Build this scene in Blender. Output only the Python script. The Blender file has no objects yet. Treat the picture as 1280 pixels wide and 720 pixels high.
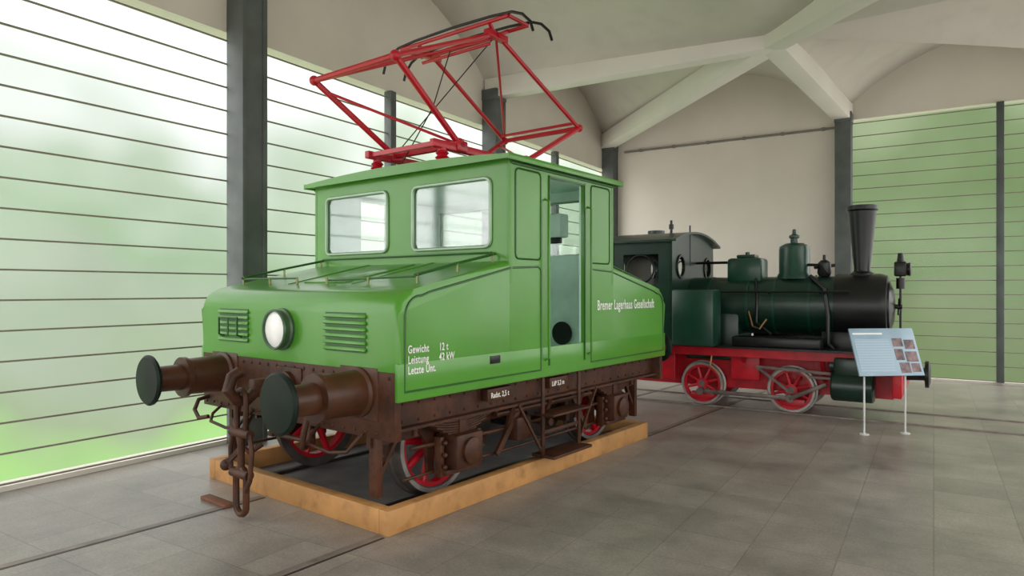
import bpy, bmesh, math, random
from mathutils import Vector, Matrix
random.seed(4)
R=math.radians
sc=bpy.context.scene
sc.view_settings.view_transform='Standard'
sc.view_settings.exposure=0.0

# ---------------------------------------------------------------- materials
def mat(name,col,rough=.5,metal=0,var=.12,scale=4,coat=0,bump=0,bscale=40,dirt=None,dirt_amt=.5,spec=.5):
    m=bpy.data.materials.new(name); m.use_nodes=True
    nt=m.node_tree; b=nt.nodes['Principled BSDF']
    b.inputs['Roughness'].default_value=rough; b.inputs['Metallic'].default_value=metal
    b.inputs['Coat Weight'].default_value=coat
    b.inputs['Coat Roughness'].default_value=.12
    b.inputs['Specular IOR Level'].default_value=spec
    tc=nt.nodes.new('ShaderNodeTexCoord'); n=nt.nodes.new('ShaderNodeTexNoise')
    n.inputs['Scale'].default_value=scale; n.inputs['Detail'].default_value=5
    nt.links.new(tc.outputs['Object'],n.inputs['Vector'])
    r=nt.nodes.new('ShaderNodeValToRGB')
    r.color_ramp.elements[0].position=.3; r.color_ramp.elements[1].position=.7
    c0=[c*(1-var) for c in col]; c1=[min(1,c*(1+var)) for c in col]
    r.color_ramp.elements[0].color=(*c0,1); r.color_ramp.elements[1].color=(*c1,1)
    nt.links.new(n.outputs['Fac'],r.inputs['Fac'])
    out=r.outputs['Color']
    if dirt:
        n2=nt.nodes.new('ShaderNodeTexNoise'); n2.inputs['Scale'].default_value=scale*3; n2.inputs['Detail'].default_value=8
        nt.links.new(tc.outputs['Object'],n2.inputs['Vector'])
        r2=nt.nodes.new('ShaderNodeValToRGB'); r2.color_ramp.elements[0].position=.5; r2.color_ramp.elements[1].position=.75
        r2.color_ramp.elements[0].color=(0,0,0,1); r2.color_ramp.elements[1].color=(dirt_amt,)*3+(1,)
        nt.links.new(n2.outputs['Fac'],r2.inputs['Fac'])
        mx=nt.nodes.new('ShaderNodeMixRGB'); mx.inputs[2].default_value=(*dirt,1)
        nt.links.new(r2.outputs['Color'],mx.inputs[0]); nt.links.new(out,mx.inputs[1]); out=mx.outputs[0]
    nt.links.new(out,b.inputs['Base Color'])
    if bump:
        n3=nt.nodes.new('ShaderNodeTexNoise'); n3.inputs['Scale'].default_value=bscale
        nt.links.new(tc.outputs['Object'],n3.inputs['Vector'])
        bp=nt.nodes.new('ShaderNodeBump'); bp.inputs['Strength'].default_value=bump; bp.inputs['Distance'].default_value=.01
        nt.links.new(n3.outputs['Fac'],bp.inputs['Height']); nt.links.new(bp.outputs['Normal'],b.inputs['Normal'])
    return m
GREEN=mat('green_paint',(.074,.275,.022),.3,0,.07,1.5,.2,.05,6)
DGREEN=mat('dark_green_trim',(.018,.095,.012),.35)
MINT=mat('mint_interior',(.64,.84,.74),.5)
BROWN=mat('brown_frame_paint',(.062,.021,.009),.5,0,.4,5,0,.25,30,(.016,.011,.009),.8,.3)
BROWN2=mat('brown_buffer_paint',(.072,.026,.012),.4,0,.3,5,0,.1,20,(.03,.014,.01),.6,.35)
BUFF=mat('buffer_black_green',(.004,.011,.007),.45,0,.2,5,0,0,40,None,.5,.2)
RED=mat('red_paint',(.50,.004,.020),.35,0,.08,4,.1)
REDD=mat('red_wheel_paint',(.50,.006,.018),.4,0,.25,6)
STEEL=mat('steel_tyre',(.36,.33,.31),.45,.5,.25,8)
DTYRE=mat('dark_tyre',(.12,.10,.09),.45,.5,.3,8)
DSTEEL=mat('dark_steel',(.04,.030,.026),.45,.5,.3,10)
BLACK=mat('black_paint',(.006,.007,.007),.35,0,.2,5,.05,0,40,None,.5,.4)
LOCO=mat('steam_loco_green_black',(.005,.028,.017),.32,0,.3,3,.1)
LOCOG=mat('steam_loco_green',(.008,.050,.030),.32,0,.2,3,.1)
SILV=mat('aluminium_trim',(.30,.42,.30),.35,.3,.1,5)
WHITE=mat('white_lettering',(.85,.85,.8),.6,0,.03)
WOOD=mat('ochre_timber',(.43,.215,.07),.6,0,.22,3,0,.3,20,(.22,.10,.03),.6)
SLAB=mat('plinth_grey',(.19,.18,.17),.8,0,.2,4)
COL=mat('column_grey_paint',(.10,.115,.112),.6,0,.25,3,0,.2,50)
PLAST=mat('vault_plaster',(.59,.56,.51),.85,0,.06,.8,0,.25,60,(.45,.43,.39),.35)
RIBM=mat('rib_plaster',(.76,.74,.69),.8,0,.04,1,0,.1,40)
WALLM=mat('wall_plaster',(.71,.67,.60),.85,0,.05,1,0,.15,60)
BRASS=mat('brass',(.22,.24,.10),.4,.6)
BAR=mat('window_bar',(.24,.22,.17),.6)
LENS=mat('headlamp_lens',(.95,.95,.93),.3,0,.02,20,.4)

def glass(name,tint,mixv,rough=.03):
    m=bpy.data.materials.new(name); m.use_nodes=True; nt=m.node_tree
    nt.nodes.remove(nt.nodes['Principled BSDF']); o=nt.nodes['Material Output']
    t=nt.nodes.new('ShaderNodeBsdfTransparent'); g=nt.nodes.new('ShaderNodeBsdfGlossy')
    n=nt.nodes.new('ShaderNodeTexNoise'); n.inputs['Scale'].default_value=1.5
    r=nt.nodes.new('ShaderNodeValToRGB'); r.color_ramp.elements[0].color=(*[c*.92 for c in tint],1); r.color_ramp.elements[1].color=(*tint,1)
    tc=nt.nodes.new('ShaderNodeTexCoord'); nt.links.new(tc.outputs['Object'],n.inputs['Vector'])
    nt.links.new(n.outputs['Fac'],r.inputs['Fac']); nt.links.new(r.outputs['Color'],t.inputs['Color'])
    g.inputs['Roughness'].default_value=rough
    mx=nt.nodes.new('ShaderNodeMixShader'); mx.inputs[0].default_value=mixv
    nt.links.new(t.outputs[0],mx.inputs[1]); nt.links.new(g.outputs[0],mx.inputs[2]); nt.links.new(mx.outputs[0],o.inputs['Surface'])
    return m
GLASS=glass('cab_glass',(.94,.98,.97),.15,.08)
WGLASS=glass('window_glass',(.95,.96,.95),.03,.2)

def floor_mat():
    m=bpy.data.materials.new('floor_slabs'); m.use_nodes=True; nt=m.node_tree; b=nt.nodes['Principled BSDF']
    tc=nt.nodes.new('ShaderNodeTexCoord')
    br=nt.nodes.new('ShaderNodeTexBrick'); br.offset=0.0; br.squash=1
    br.inputs['Scale'].default_value=1; br.inputs['Brick Width'].default_value=.5; br.inputs['Row Height'].default_value=.5
    br.inputs['Mortar Size'].default_value=.005; br.inputs['Mortar Smooth'].default_value=.5
    br.inputs['Color1'].default_value=(.36,.325,.295,1); br.inputs['Color2'].default_value=(.29,.265,.24,1); br.inputs['Mortar'].default_value=(.235,.21,.19,1)
    nt.links.new(tc.outputs['Object'],br.inputs['Vector'])
    n=nt.nodes.new('ShaderNodeTexNoise'); n.inputs['Scale'].default_value=1.1; n.inputs['Detail'].default_value=10; n.inputs['Roughness'].default_value=.7
    nt.links.new(tc.outputs['Object'],n.inputs['Vector'])
    r=nt.nodes.new('ShaderNodeValToRGB'); r.color_ramp.elements[0].position=.35; r.color_ramp.elements[1].position=.68
    r.color_ramp.elements[0].color=(.62,.61,.60,1); r.color_ramp.elements[1].color=(1.2,1.18,1.15,1)
    nt.links.new(n.outputs['Fac'],r.inputs['Fac'])
    mx=nt.nodes.new('ShaderNodeMixRGB'); mx.blend_type='MULTIPLY'; mx.inputs[0].default_value=1
    nt.links.new(br.outputs['Color'],mx.inputs[1]); nt.links.new(r.outputs['Color'],mx.inputs[2])
    n4=nt.nodes.new('ShaderNodeTexNoise'); n4.inputs['Scale'].default_value=60; n4.inputs['Detail'].default_value=4
    nt.links.new(tc.outputs['Object'],n4.inputs['Vector'])
    r4=nt.nodes.new('ShaderNodeValToRGB'); r4.color_ramp.elements[0].position=.3; r4.color_ramp.elements[1].position=.7
    r4.color_ramp.elements[0].color=(.8,.8,.8,1); r4.color_ramp.elements[1].color=(1.1,1.1,1.1,1)
    nt.links.new(n4.outputs['Fac'],r4.inputs['Fac'])
    mx2=nt.nodes.new('ShaderNodeMixRGB'); mx2.blend_type='MULTIPLY'; mx2.inputs[0].default_value=1
    nt.links.new(mx.outputs[0],mx2.inputs[1]); nt.links.new(r4.outputs['Color'],mx2.inputs[2])
    nt.links.new(mx2.outputs[0],b.inputs['Base Color'])
    r3=nt.nodes.new('ShaderNodeMapRange'); r3.inputs['To Min'].default_value=.22; r3.inputs['To Max'].default_value=.5
    nt.links.new(n.outputs['Fac'],r3.inputs['Value']); nt.links.new(r3.outputs[0],b.inputs['Roughness'])
    bp=nt.nodes.new('ShaderNodeBump'); bp.inputs['Strength'].default_value=.2; bp.inputs['Distance'].default_value=.004; bp.invert=True
    nt.links.new(br.outputs['Fac'],bp.inputs['Height']); nt.links.new(bp.outputs['Normal'],b.inputs['Normal'])
    return m
FLOOR=floor_mat()

# ---------------------------------------------------------------- mesh builder
class MB:
    def __init__(s): s.bm=bmesh.new()
    def box(s,x0,x1,y0,y1,z0,z1,bev=0,M=None):
        v=bmesh.ops.create_cube(s.bm,size=1)['verts']
        T=Matrix.Translation(((x0+x1)/2,(y0+y1)/2,(z0+z1)/2))@Matrix.Diagonal((abs(x1-x0),abs(y1-y0),abs(z1-z0),1))
        if M is not None: T=M@T
        bmesh.ops.transform(s.bm,matrix=T,verts=v)
        if bev:
            e=list({e for a in v for e in a.link_edges})
            bmesh.ops.bevel(s.bm,geom=e,offset=bev,segments=2,affect='EDGES',profile=.5)
        return s
    def beam(s,p,q,w,h,bev=0):
        p=Vector(p);q=Vector(q);d=q-p
        rot=d.to_track_quat('Y','Z').to_matrix().to_4x4()
        s.box(-w/2,w/2,-d.length/2,d.length/2,-h/2,h/2,bev,Matrix.Translation((p+q)/2)@rot); return s
    def cyl(s,p,q,r,r2=None,seg=20):
        p=Vector(p);q=Vector(q);d=q-p
        M=Matrix.Translation((p+q)/2)@d.to_track_quat('Z','Y').to_matrix().to_4x4()
        bmesh.ops.create_cone(s.bm,cap_ends=True,segments=seg,radius1=r,radius2=r if r2 is None else r2,depth=d.length,matrix=M); return s
    def sph(s,c,r,sc_=(1,1,1)):
        bmesh.ops.create_uvsphere(s.bm,u_segments=14,v_segments=8,radius=r,matrix=Matrix.Translation(c)@Matrix.Diagonal((*sc_,1))); return s
    def tube(s,pts,r,closed=False,seg=8):
        pts=[Vector(p) for p in pts]; n=len(pts); rings=[]; up=None
        for i in range(n):
            if closed: t=pts[(i+1)%n]-pts[i-1]
            else: t=pts[min(i+1,n-1)]-pts[max(i-1,0)]
            t.normalize()
            if up is None:
                up=Vector((0,0,1)) if abs(t.z)<.9 else Vector((1,0,0))
            u=(up-t*up.dot(t))
            if u.length<1e-4: u=t.orthogonal()
            u.normalize(); up=u; w=t.cross(u)
            rings.append([s.bm.verts.new(pts[i]+(u*math.cos(2*math.pi*k/seg)+w*math.sin(2*math.pi*k/seg))*r) for k in range(seg)])
        for i in range(n if closed else n-1):
            a=rings[i];b=rings[(i+1)%n]
            for k in range(seg):
                s.bm.faces.new((a[k],a[(k+1)%seg],b[(k+1)%seg],b[k]))
        if not closed:
            s.bm.faces.new(rings[0][::-1]); s.bm.faces.new(rings[-1])
        return s
    def lathe(s,prof,o,axis,seg=32,closed=False):
        o=Vector(o); M=Vector(axis).to_track_quat('Z','Y').to_matrix()
        rings=[]
        for (h,r) in prof:
            r=max(r,.0005)
            rings.append([s.bm.verts.new(o+M@Vector((r*math.cos(2*math.pi*k/seg),r*math.sin(2*math.pi*k/seg),h))) for k in range(seg)])
        m=len(rings)
        for i in range(m if closed else m-1):
            a=rings[i];b=rings[(i+1)%m]
            for k in range(seg): s.bm.faces.new((a[k],a[(k+1)%seg],b[(k+1)%seg],b[k]))
        if not closed:
            s.bm.faces.new(rings[0][::-1]); s.bm.faces.new(rings[-1])
        return s
    def prism(s,poly,axis,a,b):
        def P(u,v,c):
            return (c,u,v) if axis=='x' else ((u,c,v) if axis=='y' else (u,v,c))
        A=[s.bm.verts.new(P(u,v,a)) for u,v in poly]; B=[s.bm.verts.new(P(u,v,b)) for u,v in poly]
        n=len(poly); s.bm.faces.new(A); s.bm.faces.new(B[::-1])
        for i in range(n): s.bm.faces.new((A[i],B[i],B[(i+1)%n],A[(i+1)%n]))
        return A,B
    def wall(s,axis,a0,a1,z0,z1,d0,d1,holes):
        As=sorted({a0,a1,*[h[0] for h in holes],*[h[1] for h in holes]}); Zs=sorted({z0,z1,*[h[2] for h in holes],*[h[3] for h in holes]})
        for i in range(len(As)-1):
            for j in range(len(Zs)-1):
                ca=(As[i]+As[i+1])/2; cz=(Zs[j]+Zs[j+1])/2
                if any(h[0]<ca<h[1] and h[2]<cz<h[3] for h in holes): continue
                if axis=='y': s.box(As[i],As[i+1],d0,d1,Zs[j],Zs[j+1])
                else: s.box(d0,d1,As[i],As[i+1],Zs[j],Zs[j+1])
        return s
    def done(s,name,m,parent=None,ang=35,flat=False):
        bmesh.ops.recalc_face_normals(s.bm,faces=s.bm.faces)
        me=bpy.data.meshes.new(name); s.bm.to_mesh(me); s.bm.free()
        me.materials.append(m)
        if not flat:
            for p in me.polygons: p.use_smooth=True
            try: me.set_sharp_from_angle(angle=R(ang))
            except Exception: pass
        o=bpy.data.objects.new(name,me); sc.collection.objects.link(o)
        if parent: o.parent=parent
        return o
def empty(name,loc=(0,0,0),rz=0):
    e=bpy.data.objects.new(name,None); e.location=loc; e.rotation_euler=(0,0,rz); sc.collection.objects.link(e); return e
def text(name,body,size,loc,rot,m,parent,sx=.8,bold=.001,sp=1.08):
    c=bpy.data.curves.new(name,'FONT'); c.body=body; c.size=size; c.extrude=.0008; c.offset=bold; c.space_character=sp
    o=bpy.data.objects.new(name+'_tmp',c); sc.collection.objects.link(o)
    bpy.context.view_layer.update()
    me=bpy.data.meshes.new_from_object(o); bpy.data.objects.remove(o)
    me.name=name; me.materials.clear(); me.materials.append(m)
    t=bpy.data.objects.new(name,me); sc.collection.objects.link(t)
    t.location=loc; t.rotation_euler=rot; t.scale=(sx,1,1); t.parent=parent
    return t
def arc(cx,cy,r,a0,a1,n):
    return [(cx+r*math.cos(R(a0+(a1-a0)*i/n)),cy+r*math.sin(R(a0+(a1-a0)*i/n))) for i in range(n+1)]

# ================================================================ ROOM
XL,XR,YB,YF=-6.42,3.52,14.32,-5.12
gx=[-6.3,-1.45,3.4]; gy=[-5.0,-.2,4.6,9.4,14.2]
MB().box(XL-.2,XR+.2,YF-.2,YB+.2,-.12,0).done('floor',FLOOR)
HW=4.41
def window(idx,axis,a0,a1,z0,z1,d,inward):
    e=empty('window_%d'%idx)
    g=MB()
    if axis=='x': g.box(d-.006,d,a0,a1,z0,z1)
    else: g.box(a0,a1,d-.006,d,z0,z1)
    g.done('glazing',WGLASS,e,flat=True)
    b=MB(); z=z0+.02
    while z<z1+.01:
        w=.0075
        if axis=='x': b.box(d-.010,d+.008,a0,a1,z-w,z+w)
        else: b.box(a0,a1,d-.010,d+.008,z-w,z+w)
        z+=.2505
    b.done('glazing_bars',BAR,e,flat=True)
    c=MB(); m=(a0+a1)/2
    if axis=='x': c.box(d-.06,d+.07,m-.055,m+.055,z0,z1,.008)
    else: c.box(m-.055,m+.055,d-.06,d+.07,z0,z1,.008)
    c.done('mullion',COL,e)
    L=bpy.data.lights.new('daylight_portal','AREA'); L.shape='RECTANGLE'; L.size=a1-a0; L.size_y=z1-z0
    L.cycles.is_portal=True
    o=bpy.data.objects.new('daylight_portal',L); sc.collection.objects.link(o); o.parent=e
    c_=(d,m,(z0+z1)/2) if axis=='x' else (m,d,(z0+z1)/2)
    o.location=Vector(c_)-Vector(inward)*.08
    o.rotation_euler=Vector(inward).to_track_quat('-Z','Z').to_euler()
i=1
for k in range(4):
    window(i,'x',gy[k]+.05,gy[k+1]-.05,.04,HW,XL,(1,0,0)); i+=1
window(i,'y',gx[1]+.05,gx[2]-.05,.04,4.9,YB,(0,-1,0)); i+=1
for k in range(4):
    window(i,'x',gy[k]+.05,gy[k+1]-.05,1.0 if k>1 else .04,HW,XR,(-1,0,0)); i+=1
for k in range(2):
    window(i,'y',gx[k]+.05,gx[k+1]-.05,.04,HW,YF,(0,1,0)); i+=1
w=MB(); w.box(XL-.2,XL,YF,YB,HW,6.4); w.box(XL-.2,XL,YF,YB,0,.04)
for y in gy: w.box(XL-.04,XL,y-.05,y+.05,0,HW)
w.done('wall_left',WALLM,flat=True)
w=MB(); w.box(XR,XR+.2,YF,YB,HW,6.4); w.box(XR,XR+.2,gy[2],YB,0,1.0); w.box(XR,XR+.2,YF,gy[2],0,.04)
for y in gy: w.box(XR,XR+.04,y-.05,y+.05,0,HW)
w.done('wall_right',WALLM,flat=True)
w=MB(); w.box(XL-.2,XR+.2,YB,YB+.2,4.9,6.4); w.box(XL-.2,gx[1]+.05,YB,YB+.2,0,4.9); w.box(gx[1],XR+.2,YB,YB+.2,0,.04); w.box(gx[2]-.05,XR+.2,YB,YB+.2,0,4.9)
w.done('wall_back',WALLM,flat=True)
w=MB(); w.box(XL-.2,XR+.2,YF-.2,YF,HW,6.4); w.box(XL-.2,XR+.2,YF-.2,YF,0,.04)
for x in gx: w.box(x-.15,x+.15,YF-.2,YF,0,HW)
w.done('wall_front',WALLM,flat=True)
t=MB(); t.box(XL+.45,gx[1]-.15,YB-.05,YB,4.76,4.80)
for k in range(6): t.box(-5.6+k*.75,-5.54+k*.75,YB-.06,YB,4.75,4.81)
t.done('trim_1',mat('conduit_grey',(.2,.19,.17),.6),flat=True)
pts=[(XL+.14,y) for y in gy]+[(gx[1],YB-.16)]+[(XR-.14,y) for y in gy]+[(gx[1],YF+.16)]
for (x,y) in pts:
    c=MB()
    c.box(x-.14,x+.14,y-.155,y-.10,0,5.0,.008); c.box(x-.14,x+.14,y+.10,y+.155,0,5.0,.008); c.box(x-.125,x+.125,y-.105,y+.105,0,5.0)
    c.box(x-.15,x+.15,y-.165,y+.165,4.82,5.0,.01)
    c.done('column',COL)
# shell vaults
Z0=5.12; RISE=1.05; N=18
NODE=Vector((-.42,.30))
def vz(a,b,umb):
    if umb:
        if a>=.9999 and b>=.9999: return Z0
        if a>=b: kk=1-b; e=1-(1-a)/(1-b) if b<1 else 0
        else: kk=1-a; e=1-(1-b)/(1-a)
        return Z0+RISE*4*e*(1-e)*kk
    return Z0+RISE*4*b*(1-b)*(1-a)
v=MB()
def cl(x,lo,hi,l2,h2): return l2 if abs(x-lo)<1e-6 else (h2 if abs(x-hi)<1e-6 else x)
for (cx,cy) in [(gx[1],gy[3]),(gx[1],gy[1])]:
    for sx in (-1,1):
        for sy in (-1,1):
            xo=gx[0] if sx<0 else gx[2]; yo=cy+sy*4.8
            umb=(cy>5 and sy>0)
            g=[]
            for i_ in range(N+1):
                row=[]
                for j_ in range(N+1):
                    a=i_/N;b=j_/N
                    X=xo+(cx-xo)*a; Y=yo+(cy-yo)*b
                    X=cl(X,gx[0],gx[2],XL,XR); Y=cl(Y,gy[0],gy[4],YF,YB)
                    if cy>5: X+=NODE.x*a*b; Y+=NODE.y*a*b
                    row.append(v.bm.verts.new((X,Y,vz(a,b,umb))))
                g.append(row)
            for i_ in range(N):
                for j_ in range(N):
                    v.bm.faces.new((g[i_][j_],g[i_+1][j_],g[i_+1][j_+1])); v.bm.faces.new((g[i_][j_],g[i_+1][j_+1],g[i_][j_+1]))
bmesh.ops.remove_doubles(v.bm,verts=v.bm.verts,dist=.001)
v.done('ceiling',PLAST,ang=25)
r=MB()
n0=(gx[1]+NODE.x,gy[3]+NODE.y,5.10)
for q,wd_ in (((XL+.02,gy[3]),.24),((XL+.02,gy[4]),.30),((gx[1],YB-.02),.30),((XR-.02,gy[2]),.30)):
    r.beam(n0,(q[0],q[1],5.03),wd_,.32,.01)
r.beam((XL,gy[2],5.12),(XR,gy[2],5.12),.24,.3,.01)
r.beam((XL,gy[1],5.12),(XR,gy[1],5.12),.24,.3,.01)
r.done('trim_2',RIBM)

# ================================================================ GREEN LOCOMOTIVE
L=empty('electric_locomotive',(-4.225,3.444,0),R(-5.6))
YC=2.008; YE=2*YC
hw=1.266
def mir(y): return YE-y
prof=[(-.015,1.10),(-.015,1.48)]+[(.155+ .17*math.cos(R(a)),1.48+.175*math.sin(R(a))) for a in (165,150,135,120,108,98)]+[(.3,1.695),(1.2,1.885),(1.2,1.10)]
for nm,f in (('hood_front',lambda y:y),('hood_rear',mir)):
    h=MB(); P=[(f(y),z) for y,z in prof]
    A,B=h.prism(P,'x',-hw,hw)
    es=[]
    for ring in (A,B):
        n=len(ring)
        for k in range(n):
            a=ring[k];b=ring[(k+1)%n]
            if k in (n-1,n-2): continue
            e=h.bm.edges.get((a,b))
            if e: es.append(e)
    bmesh.ops.bevel(h.bm,geom=es,offset=.045,segments=4,affect='EDGES',profile=.5,clamp_overlap=False)
    h.done(nm,GREEN,L,40)
s=MB()
for sx in (-1,1):
    s.box(sx*(hw-.03),sx*(hw+.002),-.013,YE+.013,.905,1.16,.006)
HD=[(1.73,2.29,1.0,2.61)]
for sx in (-1,1):
    s.wall('x',1.18,YE-1.18,.95,2.70,sx*(hw-.03),sx*(hw+.001),HD)
WH=[(.17,1.07,2.0,2.56),(-1.07,-.17,2.0,2.56)]
s.wall('y',-hw,hw,1.15,2.70,1.18,1.21,WH)
s.wall('y',-hw,hw,1.15,2.70,YE-1.21,YE-1.18,WH)
for sx in (-1,1):
    for y in (1.195,YE-1.195): s.cyl((sx*(hw-.012),y,1.7),(sx*(hw-.012),y,2.7),.022,seg=12)
# rounded window corners
for y in (1.195,YE-1.195):
    for x0,x1,z0,z1 in WH:
        for cx,sx_ in ((x0,1),(x1,-1)):
            for cz,sz_ in ((z0,1),(z1,-1)):
                c=.05
                pl=[(cx,cz)]+[(cx+sx_*c*(1-math.sin(R(t))),cz+sz_*c*(1-math.cos(R(t)))) for t in (0,22,45,68,90)]
                s.prism(pl,'y',y-.014,y+.03)
s.done('cab_shell',GREEN,L,30)
m=MB()
m.wall('y',-hw+.03,hw-.03,1.0,2.66,1.21,1.23,WH); m.wall('y',-hw+.03,hw-.03,1.0,2.66,YE-1.23,YE-1.21,WH)
for sx in (-1,1): m.wall('x',1.21,YE-1.21,.95,2.66,sx*(hw-.05),sx*(hw-.03),HD)
m.box(-1.2,1.2,1.2,2.8,2.655,2.675); m.box(-1.2,1.2,1.2,2.8,.95,1.0)
m.box(.50,.80,2.60,2.76,2.18,2.42,.02); m.box(-.5,-.1,1.9,2.6,1.0,1.95,.02); m.box(-1.1,-.75,1.35,1.7,1.0,2.0,.02)
m.done('cab_lining',MINT,L,30)
m=MB(); m.lathe([(0,.12),(.012,.12),(.012,.0)],(.71,2.786-.015,1.20),(0,-1,0)); m.box(.60,.76,2.64,2.70,2.12,2.18,.01)  # black disc stands in for the dark inside a round hole
m.cyl((-.3,2.2,1.95),(-.3,2.2,2.02),.1); m.beam((-.42,2.2,2.03),(-.15,2.25,2.03),.03,.03)
m.done('cab_fittings_and_hole_dark',BLACK,L)
rp=[]
for k in range(17):
    x=-1.33+2.66*k/16; rp.append((x,2.715+.05*(1-(x/1.33)**2)))
poly=rp+[(x,z-.03) for x,z in rp[::-1]]
rf=MB(); rf.prism(poly,'y',1.09,YE-1.09)
for x,sg in ((-1.325,1),(1.325,1)): rf.box(x-.008,x+.008,1.085,YE-1.085,2.672,2.722,.003)
for y in (1.09,YE-1.09): rf.prism([(-1.33,2.68)]+rp+[(1.33,2.68)],'y',y-.006,y+.006)
rf.done('roof',GREEN,L,40)
fr=MB(); gl=MB()
for y,ys_ in ((1.172,1),(YE-1.172,-1)):
    for x0,x1,z0,z1 in WH:
        c=.055
        loop=[]
        for (cx,cz,a0) in ((x1-c,z1-c,0),(x0+c,z1-c,90),(x0+c,z0+c,180),(x1-c,z0+c,270)):
            loop+= [(cx+c*math.cos(R(a0+t)),cz+c*math.sin(R(a0+t))) for t in (0,30,60,90)]
        fr.tube([(a,y,b) for a,b in loop],.016,True,6)
        gl.box(x0,x1,y+ys_*.014-.002,y+ys_*.014+.002,z0,z1)
fr.done('window_frames',SILV,L); gl.done('window_glass',GLASS,L,flat=True)
bd=MB()
def bead(pl,r=.0085):
    for sx in (-1,1): bd.tube([(sx*(hw+.002),y,z) for y,z in pl],r,True,6)
def rr(y0,y1,z0,z1,c=.04):
    return arc(y1-c,z1-c,c,0,90,3)+arc(y0+c,z1-c,c,90,180,3)+arc(y0+c,z0+c,c,180,270,3)+arc(y1-c,z0+c,c,270,360,3)
hp=[(1.60,.97),(1.60,1.80)]+arc(1.56,1.80,.04,10,90,3)+[(1.2,1.825),(.28,1.635)]+arc(.19,1.47,.14,85,175,5)+[(.045,.97)]
bead(hp); bead([(YE-y,z) for y,z in hp])
bead(rr(1.25,1.60,1.90,2.63)); bead(rr(YE-1.60,YE-1.25,1.90,2.63))
for sx in (-1,1):
    bd.box(sx*hw,sx*(hw+.012),1.715,1.73,1.0,2.63); bd.box(sx*hw,sx*(hw+.012),2.29,2.305,1.0,2.63); bd.box(sx*hw,sx*(hw+.012),1.715,2.305,2.61,2.625)
    bd.box(sx*hw,sx*(hw+.02),1.18,YE-1.18,2.655,2.675)
bd.done('beading',DGREEN,L)
hr=MB()
for y in (1.665,2.355):
    for sx in (-1,1):
        hr.tube([(sx*hw,y,1.05),(sx*(hw+.045),y,1.07),(sx*(hw+.045),y,2.4),(sx*hw,y,2.42)],.011)
hr.done('door_handrails',GREEN,L)
hr=MB(); ps=MB()
for f in (lambda y:y,mir):
    def ht(y): return 1.695+(y-.3)*.2111
    for x in (-1.12,1.12):
        hr.tube([(x,f(.28),ht(.28)+.06),(x,f(.7),ht(.7)+.065),(x,f(1.17),ht(1.17)+.06)],.011)
        for y in (.3,.72,1.14): ps.cyl((x,f(y),ht(y)-.01),(x,f(y),ht(y)+.065),.009,seg=8); ps.sph((x,f(y),ht(y)+.062),.012)
    hr.tube([(-1.12,f(.3),ht(.3)+.05),(-.3,f(.3),ht(.3)+.05)],.008)
    hr.tube([(.1,f(.32),ht(.3)+.03),(1.12,f(.3),ht(.3)+.05)],.008)
    hr.tube([(-1.1,f(1.15),1.95),(1.1,f(1.15),1.95)],.008)
    for x in (-.7,-.3,.1,.6): ps.cyl((x,f(.3),ht(.3)-.02),(x,f(.3),ht(.3)+.05),.01,seg=8)
hr.done('hood_rails',DGREEN,L); ps.done('rail_posts',BRASS,L)
sm=MB()
for f in (lambda y:y,mir):
    for x in (-.42,.42): sm.beam((x,f(.3),1.698),(x,f(1.17),1.882),.02,.008)
    sm.beam((0,f(.35),1.71),(0,f(1.1),1.868),.55,.012,.004)
sm.done('hood_lid',GREEN,L)
lv=MB(); dk=MB(); hl=MB(); ln=MB()
for f,sg in ((lambda y:y,-1),(mir,1)):
    for x0,x1 in ((-.96,-.5),(.5,.96)):
        for k in range(6):
            z=1.235+k*.046
            y=f(-.015)
            M=Matrix.Translation(((x0+x1)/2,y+sg*.010,z))@Matrix.Rotation(R(30)*sg,4,'X')
            lv.box(-(x1-x0)/2,(x1-x0)/2,-.009,.009,-.0135,.0135,.005,M)
        dk.box(x0+.01,x1-.01,f(-.016)-.003,f(-.016)+.003,1.212,1.49)  # dark sheet behind the slats, shade of the gaps put in as colour
    yy=f(-.015); q=.88
    hl.lathe([(a_,b_*q) for a_,b_ in [(0,.185),(.02,.185),(.03,.168),(.06,.168),(.072,.178),(.085,.172),(.085,.158),(.05,.156),(0,.156)]],(-.03,yy,1.345),(0,sg,0),40)
    ln.lathe([(a_,b_*q) for a_,b_ in [(0,.157),(.062,.157),(.08,.125),(.094,.07),(.10,.01)]],(-.03,yy,1.345),(0,sg,0),40)
lv.done('louvres',GREEN,L); dk.done('louvre_gap_shade',DGREEN,L); hl.done('headlamp_rims',mat('headlamp_rim_grey',(.07,.13,.07),.35,.3),L); ln.done('headlamp_lenses',LENS,L)
br=MB(); br.tube([(-.86,-.03,1.26),(-.86,-.075,1.28),(-.86,-.075,1.42),(-.58,-.075,1.42),(-.58,-.075,1.28),(-.58,-.03,1.26)],.009); br.tube([(-.72,-.075,1.42),(-.72,-.075,1.27)],.008)
br.done('lamp_bracket',DGREEN,L)
pl=MB(); pl.box(hw,hw+.008,.93,1.05,1.08,1.14,.002); pl.done('maker_plate',BLACK,L)
ro=(R(90),0,R(90)); tx=hw+.004
for (b_,y,z) in (("Gewicht",.075,1.225),("Leistung",.075,1.155),("Letzte Unt.",.075,1.085),("12 t",.37,1.225),("42 kW",.37,1.155)):
    text('lettering',b_,.075,(tx,y,z),ro,WHITE,L,.70,.0012,1.1)
text('lettering',"Bremer Lagerhaus Gesellschaft",.135,(tx,2.53,1.455),ro,WHITE,L,.645,.0016,1.1)
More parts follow.
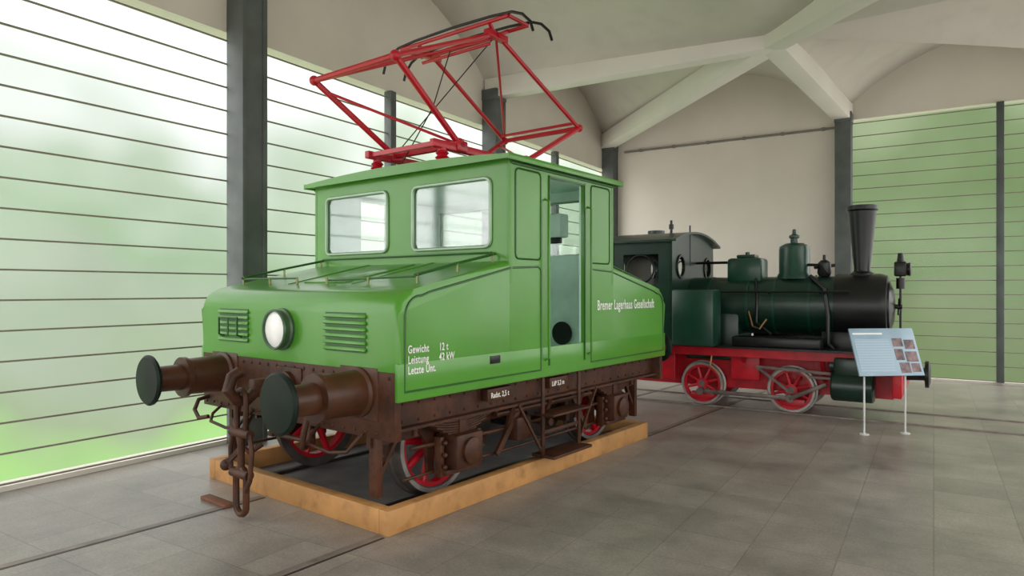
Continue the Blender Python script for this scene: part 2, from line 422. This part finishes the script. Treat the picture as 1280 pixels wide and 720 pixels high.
# ---- underframe
u=MB()
for y0,y1 in ((-.01,.05),(YE-.05,YE+.01)): u.box(-1.235,1.235,y0,y1,.64,1.11,.006)
for sx in (-1,1):
    u.box(sx*1.09,sx*1.13,.05,YE-.05,.69,.95)
    u.box(sx*1.09,sx*1.20,.05,YE-.05,.69,.71); u.box(sx*1.09,sx*1.20,.05,YE-.05,.885,.905)
    u.box(sx*.88,sx*.92,.05,YE-.05,.55,.95)
for y in (.35,1.4,2.0,2.65,3.65): u.box(-1.1,1.1,y-.04,y+.04,.68,.92)
u.box(-1.2,1.2,.05,YE-.05,.93,.99)
u.done('underframe',BROWN,L)
rv=MB()
for x in [-1.18+k*.118 for k in range(21)]:
    for z in (.68,1.06): rv.sph((x,-.012,z),.013,(1,.6,1))
for y in [.15+k*.16 for k in range(24)]:
    rv.sph((1.132,y,.74),.011); rv.sph((1.132,y,.86),.011)
rv.done('rivets',BROWN,L)
AX=(.82,YE-.82); WR=.41; WZ=.45
wr=MB(); wt=MB(); ax=MB()
def wheel(red,tire,cx,cy,cz,r,sx,w=.12,ns=9):
    o=(cx-w/2*sx,cy,cz); A=(sx,0,0)
    tire.lathe([(0,r+.025),(.025,r+.02),(.03,r),(w,r-.01),(w,r-.055),(0,r-.05)],o,A,48,True)
    red.lathe([(.02,r-.05),(w-.02,r-.05),(w-.02,r-.085),(.02,r-.085)],o,A,48,True)
    red.cyl((cx-w*.55,cy,cz),(cx+w*.55,cy,cz),r*.24,seg=24)
    for k in range(ns):
        a=2*math.pi*k/ns+.2
        p=(cx,cy+math.cos(a)*r*.18,cz+math.sin(a)*r*.18); q=(cx,cy+math.cos(a)*(r-.07),cz+math.sin(a)*(r-.07))
        red.cyl(p,q,r*.09,r*.065,10)
for y in AX:
    for sx in (-1,1): wheel(wr,wt,sx*.76,y,WZ,WR,sx)
    ax.cyl((-1.0,y,WZ),(1.0,y,WZ),.07)
wr.done('wheel_centres',REDD,L); wt.done('wheel_tyres',DTYRE,L); ax.done('axles',DSTEEL,L)
pr=MB()
for y in AX:
    for sx in (-1,1): pr.lathe([(0,WR-.012),(.004,WR-.012),(.004,WR-.045),(0,WR-.045)],(sx*.82,y,WZ),(sx,0,0),48,True)
pr.done('tyre_paint_rings',STEEL,L)
sg_=MB()
def leaf(y,x,z,n=6):
    for k in range(n):
        hl_=.46-.06*k; t_=.018
        top=[(y-hl_+2*hl_*i_/12, z-k*t_+ .085*((2*i_/12-1)*hl_/.46)**2) for i_ in range(13)]
        sg_.prism(top+[(a,b-t_*.8) for a,b in top[::-1]],'x',x-.045,x+.045)
    sg_.box(x-.06,x+.06,y-.045,y+.045,z-n*.018-.03,z+.03,.006)
for y in AX:
    for sx in (-1,1):
        x=sx*1.04
        leaf(y,x,.655)
        sg_.box(x-.1,x+.13*1,y-.15,y+.15,.30,.56,.02) if sx>0 else sg_.box(x-.13,x+.1,y-.15,y+.15,.30,.56,.02)
        sg_.lathe([(0,.10),(.03,.10),(.045,.07),(.05,.02)],(x+sx*.13,y,.43),(sx,0,0),24)
        sg_.box(x-.07,x+.07,y-.2,y+.2,.26,.30,.008)
        for d in (-1,1):
            sg_.prism([(y+d*.16,.95),(y+d*.16,.25),(y+d*.22,.25),(y+d*.24,.5),(y+d*.42,.70),(y+d*.42,.95)],'x',sx*.90,sx*.935)
            sg_.box(x-.05,x+.05,y+d*.46-.03,y+d*.46+.03,.68,.80,.006)
            sg_.cyl((x,y+d*.46,.60),(x,y+d*.46,.75),.022,seg=10)
            sg_.box(x-.035,x+.035,y+d*.21-.02,y+d*.21+.02,.25,.55,.005)
            for zz in (.33,.42,.51): sg_.sph((x+sx*.06,y+d*.21,zz),.02)
sg_.done('axleboxes_and_springs',BROWN,L)
bk=MB()
for sx in (-1,1):
    for y in (.10,YE-.10):
        bk.box(sx*.88,sx*.96,y-.03,y+.03,.20,.70,.005); bk.beam((sx*.92,y,.3),(sx*.92,y+(.25 if y<1 else -.25),.68),.04,.03)
    bk.tube([(sx*1.0,.35,.50),(sx*1.0,1.3,.47),(sx*1.0,2.7,.47),(sx*1.0,3.65,.50)],.016)
    bk.tube([(sx*.98,.3,.28),(sx*.98,3.7,.28)],.013)
    bk.tube([(sx*1.06,1.25,.62),(sx*1.06,2.75,.62)],.02)
    bk.beam((sx*1.03,1.3,.28),(sx*1.05,1.62,.68),.03,.05); bk.beam((sx*1.03,2.7,.28),(sx*1.05,2.4,.68),.03,.05)
    bk.box(sx*.98,sx*1.1,1.5,1.7,.36,.56,.02)
    for y in AX:
        for d in (-1,1):
            c=y+d*(WR+.06)
            bk.beam((sx*.76,c,.85),(sx*.76,c+.0,.44),.05,.03); bk.box(sx*.73,sx*.80,c-.03,c+.03,.42,.58,.01)
    for y in (1.45,2.0,2.55):
        bk.beam((sx*1.1,y,.70),(sx*1.0,y,.40),.05,.025)
for x0 in (.42,-.95):
    bk.tube([(x0,.0,.66),(x0,-.08,.60),(x0+.04,-.12,.545),(x0+.28,-.12,.52),(x0+.46,-.12,.55),(x0+.5,-.08,.62),(x0+.5,.0,.68)],.013)
bk.tube([(-1.15,0,.72),(-1.15,-.1,.70),(-1.14,-.14,.62),(-1.05,-.15,.56),(-.95,-.12,.58)],.018)
bk.tube([(-.45,-.02,.8),(-.45,-.12,.78),(-.45,-.16,.6),(-.40,-.15,.42),(-.34,-.10,.36),(-.3,-.02,.42)],.022)
bk.tube([(.45,-.02,.8),(.45,-.12,.78),(.45,-.16,.62),(.42,-.15,.52),(.36,-.08,.50),(.32,.02,.6)],.022)
bk.cyl((-1.1,2.0,.45),(1.1,2.0,.45),.035); bk.cyl((-.3,1.75,.6),(-.3,2.3,.6),.13)
for y in (1.35,2.66): bk.box(-.85,.85,y-.03,y+.03,.33,.40)
for x in (-.25,.25): bk.box(x-.025,x+.025,.02,.07,.48,.68,.004)
bk.tube([(-.25,.05,.5),(.25,.05,.5)],.02)
bk.done('brake_rigging',BROWN,L)
mo=MB()
for y,d in ((1.42,-1),(2.58,1)):
    mo.cyl((-.55,y,.48),(.55,y,.48),.27,seg=28); mo.box(-.5,.5,y-.2,y+.2,.5,.8,.03)
    mo.cyl((.45,y-d*0,.46),(.62,y,.46),.3,seg=28); mo.cyl((-.3,y+d*-.0,.45),(.3,AX[0] if y<2 else AX[1],.45),.12)
mo.done('traction_motors',DSTEEL,L)
st=MB()
for sx in (-1,1):
    for y in (1.72,2.30):
        st.box(sx*1.195,sx*1.215,y-.02,y+.02,.20,.93,.003)
    st.box(sx*1.10,sx*1.34,1.70,2.32,.20,.225,.005); st.box(sx*1.12,sx*1.33,1.70,2.32,.56,.58,.005)
    st.beam((sx*1.2,1.72,.24),(sx*1.2,1.38,.70),.02,.02); st.beam((sx*1.2,2.30,.24),(sx*1.2,2.62,.70),.02,.02)
    st.box(sx*1.2,sx*1.21,1.72,2.3,.4,.43)
st.done('cab_steps',BROWN,L)
text('lettering',"Radst. 2,5 t",.06,(1.205,1.02,.80),ro,WHITE,L,.75,.0008)
text('lettering',"LüP 5,2 m",.06,(1.205,1.86,.80),ro,WHITE,L,.75,.0008)
pb=MB(); pb.box(1.128,1.203,.98,1.30,.78,.87,.003); pb.box(1.128,1.203,1.83,2.12,.78,.87,.003); pb.done('data_plates',BROWN,L)
bs=MB(); bh=MB()
for sg,y0 in ((-1,-.01),(1,YE+.01)):
    for x in (-.875,.875):
        bs.box(x-.2,x+.2,y0-.012,y0+.012,.76,1.12,.01)
        bs.lathe([(0,.175),(.03,.175),(.045,.155),(.33,.145),(.34,.16),(.375,.16),(.38,.105),(.57,.10),(.585,.13),(.60,.13)],(x,y0,.945),(0,sg,0),32)
        bh.lathe([(.585,.06),(.60,.175),(.615,.195),(.63,.197),(.645,.18),(.655,.09),(.66,.005)],(x,y0,.945),(0,sg,0),40)
bs.done('buffer_casings',BROWN2,L); bh.done('buffer_heads',BUFF,L)
cp=MB(); x=.06
for sg,y0 in ((-1,-.01),(1,YE+.01)):
    def Y(v): return y0+sg*v
    cp.box(x-.16,x+.16,Y(0)-.015,Y(0)+.015,.80,1.06,.01)
    cp.lathe([(0,.10),(.05,.095),(.06,.07),(.2,.065)],(x,Y(0),.93),(0,sg,0),20)
    cp.beam((x,Y(.18),.93),(x,Y(.32),.93),.08,.13,.01)
    cp.tube([(x,Y(.28),.91),(x,Y(.36),.85),(x,Y(.44),.86),(x,Y(.50),.94),(x,Y(.47),1.03),(x,Y(.41),1.06)],.042,seg=12)
    def link(zt,zb,w,r_,yy):
        pts=[]
        for k in range(20):
            a=2*math.pi*k/20; cx_=math.cos(a)*w; zz=math.sin(a)*w
            zz=zz+(zt-w if math.sin(a)>=0 else zb+w)
            pts.append((x+cx_,yy,zz))
        cp.tube(pts,r_,True,8)
    if sg<0:
        link(.93,.60,.065,.02,Y(.40)); 
        cp.cyl((x-.12,Y(.40),.62),(x+.12,Y(.40),.62),.034)
        cp.cyl((x,Y(.40),.63),(x,Y(.40),.33),.026)
        cp.cyl((x-.11,Y(.40),.33),(x+.11,Y(.40),.33),.036)
        cp.beam((x-.02,Y(.40),.5),(x-.16,Y(.42),.38),.025,.035); cp.sph((x-.17,Y(.42),.37),.042)
        link(.37,.04,.068,.024,Y(.40))
        cp.tube([(x-.11,Y(.40),.62),(x-.14,Y(.40),.5),(x-.12,Y(.41),.35)],.018); cp.tube([(x+.11,Y(.40),.62),(x+.14,Y(.40),.5),(x+.13,Y(.41),.30),(x+.09,Y(.42),.22)],.018)
    else:
        link(.93,.45,.055,.018,Y(.40))
cp.done('screw_coupling',BROWN,L)
# ---- pantograph
pn=MB(); ins=MB(); blk=MB(); wi=MB()
F=[(1.50),(YE-1.50)]; KZ=3.52; K=(.635,YE-.635)
for sx in (-.43,.43):
    pn.beam((sx,1.15,2.93),(sx,YE-1.15,2.93),.06,.07,.008)
    for y in (1.28,YE-1.28):
        ins.lathe([(0,.05),(.02,.07),(.04,.045),(.06,.065),(.08,.042),(.10,.06),(.12,.04),(.145,.04)],(sx,y,2.755),(0,0,1),20)
        ins.box(sx-.07,sx+.07,y-.07,y+.07,2.735,2.785,.006)
    for y in F: pn.box(sx-.05,sx+.05,y-.07,y+.07,2.90,3.0,.015); pn.sph((sx,y,2.98),.05)
for y in F: pn.tube([(-.48,y,2.97),(.48,y,2.97)],.034)
pn.beam((-.43,1.2,2.93),(.43,1.2,2.93),.04,.04); pn.beam((-.43,YE-1.2,2.93),(.43,YE-1.2,2.93),.04,.04)
HZ=4.10
for f,k in zip(F,K):
    kz=KZ if k<YC else KZ-.06
    for s1 in (-1,1):
        pn.tube([(s1*.43,f,2.97),(s1*.53,k,kz)],.028)
        d=.06 if k<YC else -.06
        pn.tube([(s1*.53,k,kz),(s1*.45,YC-d,HZ)],.023)
        pn.sph((s1*.53,k,kz),.045)
    pn.tube([(-.56,k,kz),(.56,k,kz)],.027)
    dk_=.10 if k<YC else -.10
    pn.tube([(-.53,k+dk_*.9,kz+.04),(.53,k+dk_*.9,kz+.04)],.017)
    pn.tube([(-.53,k,kz),(.45,YC,HZ-.02)],.013)
    pn.tube([(.43,f,2.97),(-.51,k+(f-k)*.15,kz-.08)],.013)
for s1 in (-1,1):
    pn.box(s1*.45-.035,s1*.45+.035,YC-.15,YC+.15,HZ-.035,HZ+.035,.01)
    for y in (YC-.15,YC+.15): pn.tube([(s1*.45,YC,HZ),(s1*.48,y,HZ+.09)],.02)
pn.tube([(-.5,YC,HZ),(.5,YC,HZ)],.027); pn.tube([(-.45,YC-.1,HZ-.1),(.45,YC-.1,HZ-.1)],.017)
def horn(y): return [(-1.0,y,HZ-.12),(-.97,y,HZ-.03),(-.88,y,HZ+.06),(-.76,y,HZ+.11),(-.5,y,HZ+.13),(0,y,HZ+.14),(.5,y,HZ+.13),(.76,y,HZ+.11),(.88,y,HZ+.06),(.97,y,HZ-.03),(1.0,y,HZ-.12)]
for y in (YC-.15,YC+.15):
    pn.tube([(-.72,y,HZ+.085),(.72,y,HZ+.085)],.02)
    blk.tube(horn(y),.014)
for s1 in (-1,1): pn.tube([(s1*.72,YC-.15,HZ+.085),(s1*.72,YC+.15,HZ+.085)],.018)
wi.tube([(-.1,1.25,2.76),(.0,1.6,3.4),(-.05,1.9,4.05)],.006); wi.tube([(-.43,1.5,2.97),(.45,1.95,4.05)],.006)
pn.box(-.1,.1,1.6,2.4,2.75,2.90,.02); pn.cyl((-.3,2.0,2.93),(.3,2.0,2.93),.045)
pn.beam((-.43,2.0,2.93),(.43,2.0,2.93),.04,.04)
pn.done('pantograph_frame',RED,L); ins.done('insulators',RED,L); blk.done('collector_strips',BLACK,L); wi.done('control_cable',DSTEEL,L)
# timber plinth
P=empty('timber_plinth',(-4.225,3.444,0),R(-5.6))
b=MB(); bw=1.158; bl=3.82; 
b.box(bw-.09,bw,0,bl,0,.17,.006); b.box(-bw,-bw+.09,0,bl,0,.17,.006); b.box(-bw+.091,bw-.091,0,.09,0,.17,.006); b.box(-bw+.091,bw-.091,bl-.09,bl,0,.17,.006)
b.done('planks',WOOD,P)
b=MB(); b.box(-bw+.09,bw-.09,.09,bl-.09,0,.012)
b.done('deck',SLAB,P)
b=MB()
for x in (-.74,.74): b.box(x-.03,x+.03,.1,bl-.1,.012,.04,.003)
b.done('rails',DSTEEL,P)
T=empty('railway_track',(-4.225,3.444,0),R(-5.6))
RAILF=mat('floor_rail_steel',(.22,.185,.16),.5,.2,.3,6)
b=MB()
for x in (-.30,1.10):
    for (y0,y1) in ((-6.5,-.02),(bl+.02,8.5)): b.box(x-.03,x+.03,y0,y1,0,.004)
b.done('rails',RAILF,T)
b=MB()
for x in (-.30,1.10):
    for (y0,y1) in ((-6.5,-.02),(bl+.02,8.5)): b.box(x+.033,x+.05,y0,y1,0,.002)
b.done('flangeways',DSTEEL,T)
b=MB(); b.box(-.62,-.25,-.36,-.28,0,.03,.008); b.done('rail_clamp',mat('rust',(.16,.06,.03),.8),T)

# ================================================================ STEAM LOCOMOTIVE
S=empty('steam_locomotive',(-2.2,9.98,0),R(-1.0))
BZ=1.43
b=MB()
b.lathe([(-.95,.40),(1.10,.40)],(0,0,BZ),(1,0,0),40)
b.box(-.85,-.1,-.38,.38,.65,1.4,.03)
b.done('boiler',LOCO,S)
b=MB(); b.lathe([(1.10,.43),(1.62,.43),(1.70,.40),(1.705,.34)],(0,0,BZ),(1,0,0),40)
b.lathe([(1.70,.33),(1.73,.32),(1.77,.2),(1.785,.02)],(0,0,BZ),(1,0,0),32)
b.cyl((1.78,0,BZ),(1.86,0,BZ),.03); b.tube([(1.84,-.12,BZ+.06),(1.84,.12,BZ-.06)],.012); b.tube([(1.82,-.1,BZ-.1),(1.82,.1,BZ+.1)],.012)
b.box(.95,1.65,-.3,.3,.75,1.1,.02)
b.lathe([(0,.16),(.04,.15),(.07,.105),(.10,.10),(.80,.165),(.86,.17),(.88,.19),(.93,.19),(.94,.165),(.80,.14),(.3,.09)],(1.40,0,1.82),(0,0,1),32)
b.done('smokebox_and_chimney',BLACK,S)
b=MB()
for x in (-.55,0,.35,.8,1.10): b.lathe([(x-.015,.407),(x+.015,.407)],(0,0,BZ),(1,0,0),40)
b.lathe([(0,.23),(.05,.22),(.08,.2),(.40,.2),(.45,.19),(.49,.12),(.50,.02)],(.56,0,1.80),(0,0,1),32)
b.lathe([(0,.05),(.08,.05),(.09,.07),(.12,.07),(.14,.03),(.2,.025),(.21,.01)],(.56,0,2.28),(0,0,1),16)
b.box(-.31,.17,-.22,.22,1.74,2.10,.05); b.box(-.2,.06,-.12,.12,2.10,2.15,.02)
b.cyl((-.07,0,2.15),(-.07,0,2.19),.03)
b.done('domes',LOCOG,S)
b=MB()
for sx in (-1,1):
    b.box(-.86,-.28,sx*.58,sx*.97,.88,1.65,.03)
b.done('side_tanks',LOCOG,S)
b=MB()
CW=.96
b.wall('y',-1.75,-.86,.9,2.32,-CW,-CW+.03,[(-1.58,-1.05,1.72,2.15)])
b.wall('y',-1.75,-.86,.9,2.32,CW-.03,CW,[(-1.58,-1.05,1.72,2.15)])
top=[(y,2.33+.15*(1-(y/CW)**2)) for y in [-CW+2*CW*k/12 for k in range(13)]]
def sheet(xp,t):
    for sgn in (-1,1):
        hy=sgn*.62; hz=1.98; rr_=.15
        sq=.22; n=32
        inn=[];out=[]
        for k in range(n):
            a=2*math.pi*k/n; c,s_=math.cos(a),math.sin(a); m_=max(abs(c),abs(s_))
            inn.append((hy+rr_*c,hz+rr_*s_)); out.append((hy+sq*c/m_,hz+sq*s_/m_))
        for k in range(n):
            k2=(k+1)%n
            b.prism([inn[k],out[k],out[k2],inn[k2]],'x',xp,xp+t)
    b.wall('x',-CW,CW,.9,2.32,xp,xp+t,[(-.84,-.40,1.76,2.20),(.40,.84,1.76,2.20)])
    b.prism([(-CW,2.32)]+top+[(CW,2.32)],'x',xp,xp+t)
sheet(-.88,.03); sheet(-1.75,.03)
b.box(-1.75,-.86,-CW,CW,.86,.9)
b.done('cab',LOCO,S,30)
b=MB()
rp=[(y,2.345+.16*(1-(y/1.06)**2)) for y in [-1.06+2.12*k/16 for k in range(17)]]
b.prism(rp+[(y,z-.03) for y,z in rp[::-1]],'x',-1.87,-.76)
b.cyl((-1.45,0,2.48),(-1.45,0,2.56),.13)
b.done('cab_roof',LOCO,S,30)
b=MB(); g=MB()
for xx,sg in ((-.85,1),(-1.75,-1)):
    for sy in (-.62,.62):
        b.lathe([(0,.175),(.02,.17),(.02,.14),(0,.14)],(xx,sy,1.98),(sg,0,0),32,True)
        g.lathe([(0,.145),(.004,.145)],(xx-.01*sg,sy,1.98),(sg,0,0),32)
for sy in (-1,1):
    pl_=[(-1.315+ .2*math.cos(2*math.pi*k/28),1.94+.2*math.sin(2*math.pi*k/28)) for k in range(28)]
    b.tube([(x_,sy*(CW+.004),z_) for x_,z_ in pl_],.015,True,6)
b.done('window_rims',BLACK,S); g.done('cab_glass',GLASS,S)
b=MB()
for sy in (-.30,.30): b.box(-1.80,1.78,sy-.015,sy+.015,.27,.86)
for sy in (-1,1):
    b.box(-1.80,1.80,sy*.66,sy*.69,.74,.86)
    for x in (-1.6,-1.1,.02,1.0): b.beam((x,sy*.34,.45),(x,sy*.66,.8),.05,.04)
    b.box(-.16,.22,sy*.5,sy*.55,.42,.80,.01); b.box(-1.4,-.95,sy*.5,sy*.56,.36,.78,.01)
b.box(1.80,1.90,-.85,.85,.36,.74,.01); b.box(-1.90,-1.80,-.85,.85,.40,.78,.01)
for x in (-1.2,0.02,1.1): b.box(x-.04,x+.04,-.3,.3,.4,.8)
b.done('red_frames',REDD,S)
b=MB(); b.box(-1.8,1.85,-.78,.78,.86,.885); b.box(-.1,1.0,-.74,-.45,.885,1.02,.02); b.box(-.1,1.0,.45,.74,.885,1.02,.02)
for sx,x in ((1,1.9),(-1,-1.9)):
    b.lathe([(0,.09),(.2,.08),(.21,.17),(.25,.17),(.27,.1)],(x,0,.58),(sx,0,0),24)
b.done('running_board',BLACK,S)
wr=MB(); wt=MB()
WXS=(-.58,.61); wzr=.32
def wheel_y(cx,cy,cz,r,sy,w=.09):
    o=(cx,cy-w/2*sy,cz); A=(0,sy,0)
    wt.lathe([(0,r+.02),(.02,r+.02),(.025,r),(w,r-.005),(w,r-.035),(0,r-.035)],o,A,48,True)
    wr.lathe([(.015,r-.035),(w-.015,r-.035),(w-.015,r-.07),(.015,r-.07)],o,A,48,True)
    wr.cyl((cx,cy-w*.55,cz),(cx,cy+w*.55,cz),r*.26,seg=24)
    for k in range(8):
        a=2*math.pi*k/8+.3
        wr.cyl((cx+math.cos(a)*r*.2,cy,cz+math.sin(a)*r*.2),(cx+math.cos(a)*(r-.05),cy,cz+math.sin(a)*(r-.05)),r*.08,r*.06,8)
    wr.box(cx-r*.55,cx+r*.55,cy-.03,cy+.03,cz-r*.8,cz-r*.4,.02)
for x in WXS:
    for sy in (-1,1): wheel_y(x,sy*.45,wzr,.30,sy)
wr.done('wheel_centres',REDD,S); wt.done('wheel_tyres',STEEL,S)
b=MB()
for x in WXS: b.cyl((x,-.5,wzr),(x,.5,wzr),.045)
for sy in (-1,1):
    y=sy*.56
    b.beam((WXS[0],y,wzr-.1),(WXS[1],y,wzr-.1),.03,.055,.006)
    for x in WXS: b.cyl((x,sy*.5,wzr-.1),(x,sy*.6,wzr-.1),.05)
    b.beam((WXS[1],y+sy*.04,wzr-.1),(1.05,y+sy*.04,.44),.03,.05,.006); b.beam((WXS[1],y+sy*.07,wzr),(.2,y+sy*.07,.62),.025,.035)
    b.beam((.2,y+sy*.07,.62),(1.1,y+sy*.05,.58),.025,.035); b.beam((.85,y+sy*.04,.52),(1.2,y+sy*.04,.52),.04,.03)
b.done('side_rods',mat('rod_steel',(.16,.13,.12),.45,.5,.3,8),S)
b=MB()
for sy in (-1,1):
    b.lathe([(0,.17),(.02,.19),(.06,.19),(.42,.19),(.46,.19),(.48,.16)],(1.12,sy*.62,.44),(1,0,0),28)
    b.box(1.15,1.58,sy*.47,sy*.74,.55,.80,.03); b.cyl((1.1,sy*.6,.69),(1.64,sy*.6,.69),.09)
b.done('cylinders',LOCO,S)
b=MB()
for sy in (-1,1):
    b.tube([(-.8,sy*.43,1.62),(1.3,sy*.45,1.62)],.014)
    for x in (-.4,.3,.95): b.cyl((x,sy*.36,1.6),(x,sy*.44,1.62),.012,seg=8)
    b.tube([(.8,sy*.2,1.83),(1.0,sy*.36,1.66),(1.05,sy*.44,1.3),(1.05,sy*.46,.95),(1.2,sy*.5,.8)],.03)
    b.tube([(.1,sy*.25,1.8),(.15,sy*.4,1.55),(.15,sy*.43,1.2),(.35,sy*.45,1.05)],.018)
b.lathe([(0,.07),(.05,.09),(.18,.08),(.22,.04)],(.95,-.05,1.83),(0,0,1),20); b.tube([(.85,-.15,1.95),(1.05,.1,1.98)],.025); b.cyl((.95,-.05,2.0),(.95,-.05,2.12),.02)
b.tube([(.56,0,2.0),(.9,-.12,1.98),(1.0,-.18,1.85)],.02)
b.tube([(-.85,.1,2.05),(-.3,.1,2.05)],.02); b.tube([(-.85,-.2,2.0),(-.85,-.2,2.6)],.012)
b.cyl((-1.1,-.3,2.40),(-1.1,-.3,2.68),.018); b.cyl((-1.1,-.3,2.55),(-1.1,-.3,2.62),.035)
# headlamp on a post at the front beam
b.cyl((1.84,0,.72),(1.84,0,1.84),.014)
b.box(1.77,1.91,-.08,.08,1.82,2.01,.02); b.cyl((1.84,0,2.01),(1.84,0,2.12),.045,.03); b.lathe([(0,.08),(.04,.09),(.05,.07)],(1.91,0,1.91),(1,0,0),24)
b.cyl((1.84,0,1.66),(1.84,0,1.80),.05)
b.done('pipework_and_lamps',BLACK,S)
b=MB(); b.tube([(.05,-.44,1.35),(.12,-.5,1.15),(.22,-.55,1.12),(.30,-.5,1.25)],.012); b.tube([(-.4,-.56,.85),(-.42,-.62,.6),(-.3,-.62,.5)],.012)
b.done('copper_pipes',mat('copper',(.5,.25,.12),.35,.8),S)
T2=empty('railway_track',(-2.2,9.98,0),R(-1.0))
b=MB()
for y in (-.45,.45): b.box(-4,5,y-.025,y+.025,0,.018)
b.done('rails',RAILF,T2)

# ================================================================ INFORMATION SIGN
G=empty('information_sign',(-.46,8.72,0),R(38))
def sign_mat():
    m=bpy.data.materials.new('sign_print'); m.use_nodes=True; nt=m.node_tree; b_=nt.nodes['Principled BSDF']; b_.inputs['Roughness'].default_value=.3
    tc=nt.nodes.new('ShaderNodeTexCoord'); wv=nt.nodes.new('ShaderNodeTexWave'); wv.bands_direction='Z'; wv.inputs['Scale'].default_value=11; wv.inputs['Distortion'].default_value=.6; wv.inputs['Detail Scale'].default_value=20
    nt.links.new(tc.outputs['Object'],wv.inputs['Vector'])
    r_=nt.nodes.new('ShaderNodeValToRGB'); r_.color_ramp.elements[0].color=(.33,.45,.55,1); r_.color_ramp.elements[1].color=(.26,.37,.47,1); r_.color_ramp.elements[0].position=.6
    nt.links.new(wv.outputs['Fac'],r_.inputs['Fac']); nt.links.new(r_.outputs['Color'],b_.inputs['Base Color']); return m
tilt=Matrix.Translation((0,0,.94))@Matrix.Rotation(R(-22),4,'X')
b=MB()
for x in (-.25,.25):
    b.cyl((x,0.02,0.01),(x,0.02,.98),.011,seg=10); b.cyl((x,0.02,0),(x,0.02,.012),.05)
b.done('legs',mat('sign_leg_white',(.7,.7,.7),.4),G)
b=MB(); b.box(-.39,.39,-.010,.010,-.28,.28,.003,tilt); b.done('panel',mat('sign_blue_grey',(.30,.42,.52),.35),G)
b=MB(); b.box(-.36,.06,-.0125,-.010,-.24,.15,0,tilt); b.done('printed_text',sign_mat(),G)
b=MB(); b.box(-.36,.0,-.0125,-.010,.205,.225,0,tilt); b.done('headline',WHITE,G)
b=MB()
for (x0,x1,z0,z1) in ((.10,.22,.06,.16),(.24,.36,.03,.14),(.10,.20,-.10,.03),(.22,.36,-.12,0),(.12,.24,-.25,-.13),(.26,.36,-.24,-.14)):
    b.box(x0,x1,-.013,-.010,z0,z1,0,tilt)
b.done('photo_prints',mat('print_brown_red',(.16,.09,.09),.4,0,.8,14),G)

# ================================================================ WORLD
wd=bpy.data.worlds.new('daylight'); sc.world=wd; wd.use_nodes=True; nt=wd.node_tree
bg=nt.nodes['Background']; tc=nt.nodes.new('ShaderNodeTexCoord')
n=nt.nodes.new('ShaderNodeTexNoise'); n.inputs['Scale'].default_value=6; n.inputs['Detail'].default_value=1.2
nt.links.new(tc.outputs['Generated'],n.inputs['Vector'])
sp=nt.nodes.new('ShaderNodeSeparateXYZ'); nt.links.new(tc.outputs['Generated'],sp.inputs[0])
def math_(op,a,b_=None,c_=None):
    x=nt.nodes.new('ShaderNodeMath'); x.operation=op
    for k,vv in enumerate((a,b_,c_)):
        if vv is None: continue
        if isinstance(vv,(int,float)): x.inputs[k].default_value=vv
        else: nt.links.new(vv,x.inputs[k])
    return x.outputs[0]
def mrange(v,a,b_,c_=0,d=1):
    x=nt.nodes.new('ShaderNodeMapRange'); x.interpolation_type='SMOOTHSTEP'
    for k,q in zip(('From Min','From Max','To Min','To Max'),(a,b_,c_,d)): x.inputs[k].default_value=q
    nt.links.new(v,x.inputs['Value']); return x.outputs[0]
def ramp(v,els):
    cr=nt.nodes.new('ShaderNodeValToRGB'); e=cr.color_ramp.elements
    e[0].position=els[0][0]; e[0].color=(*els[0][1],1); e[1].position=els[-1][0]; e[1].color=(*els[-1][1],1)
    for p,c in els[1:-1]: q=e.new(p); q.color=(*c,1)
    nt.links.new(v,cr.inputs['Fac']); return cr.outputs['Color']
def mixc(f,a,b_,mode='MIX'):
    x=nt.nodes.new('ShaderNodeMixRGB'); x.blend_type=mode
    for k,vv in enumerate((f,a,b_)):
        if isinstance(vv,(int,float)): x.inputs[k].default_value=vv
        elif isinstance(vv,tuple): x.inputs[k].default_value=(*vv,1)
        else: nt.links.new(vv,x.inputs[k])
    return x.outputs[0]
el=math_('ADD',math_('MULTIPLY_ADD',n.outputs['Fac'],.42,-.21),sp.outputs['Z'])
el=math_('ADD',el,.5)
garden=ramp(el,[(.12,(.42,.72,.26)),(.26,(.36,.60,.22)),(.34,(.34,.42,.27)),(.46,(.38,.44,.34)),(.56,(.33,.44,.29)),(.66,(.44,.53,.41)),(.74,(.72,.76,.72)),(.84,(1.0,1.0,1.0))])
xy=math_('SUBTRACT',sp.outputs['X'],sp.outputs['Y'])
fillmask=mrange(xy,-.75,-.1)  # where the added fill light replaces the garden view
treemask=mrange(sp.outputs['X'],-.3,-.12)
boostmask=math_('MULTIPLY',mrange(sp.outputs['Y'],.58,.85),math_('SUBTRACT',1.0,treemask))  # mask for brightness added to the view behind the farther left windows
garden=mixc(boostmask,garden,mixc(1.0,garden,(1.45,1.38,1.45),'MULTIPLY'))
garden=mixc(math_('MULTIPLY',treemask,.9),garden,mixc(1.0,garden,(.38,.44,.25),'MULTIPLY'))
gs=mixc(1.0,garden,(1.6,1.6,1.6),'MULTIPLY')
unseen_fill=ramp(math_('ADD',sp.outputs['Z'],.5),[(.2,(.50,.47,.44)),(.48,(.45,.43,.40)),(.56,(.9,.9,.9)),(.9,(1,1,1))])  # unseen bright sector, added behind and right to light the hall
ys=mixc(1.0,unseen_fill,(4.7,4.6,4.6),'MULTIPLY')
nt.links.new(mixc(fillmask,gs,ys),bg.inputs['Color'])
bg.inputs['Strength'].default_value=1.0

cam=bpy.data.cameras.new('camera'); co=bpy.data.objects.new('camera',cam); sc.collection.objects.link(co)
co.location=(0,0,1.65); co.rotation_euler=(R(90),0,R(32.2)); cam.lens=837/1280*36; cam.sensor_width=36; cam.shift_y=2/1280; cam.clip_start=.05
sc.camera=co
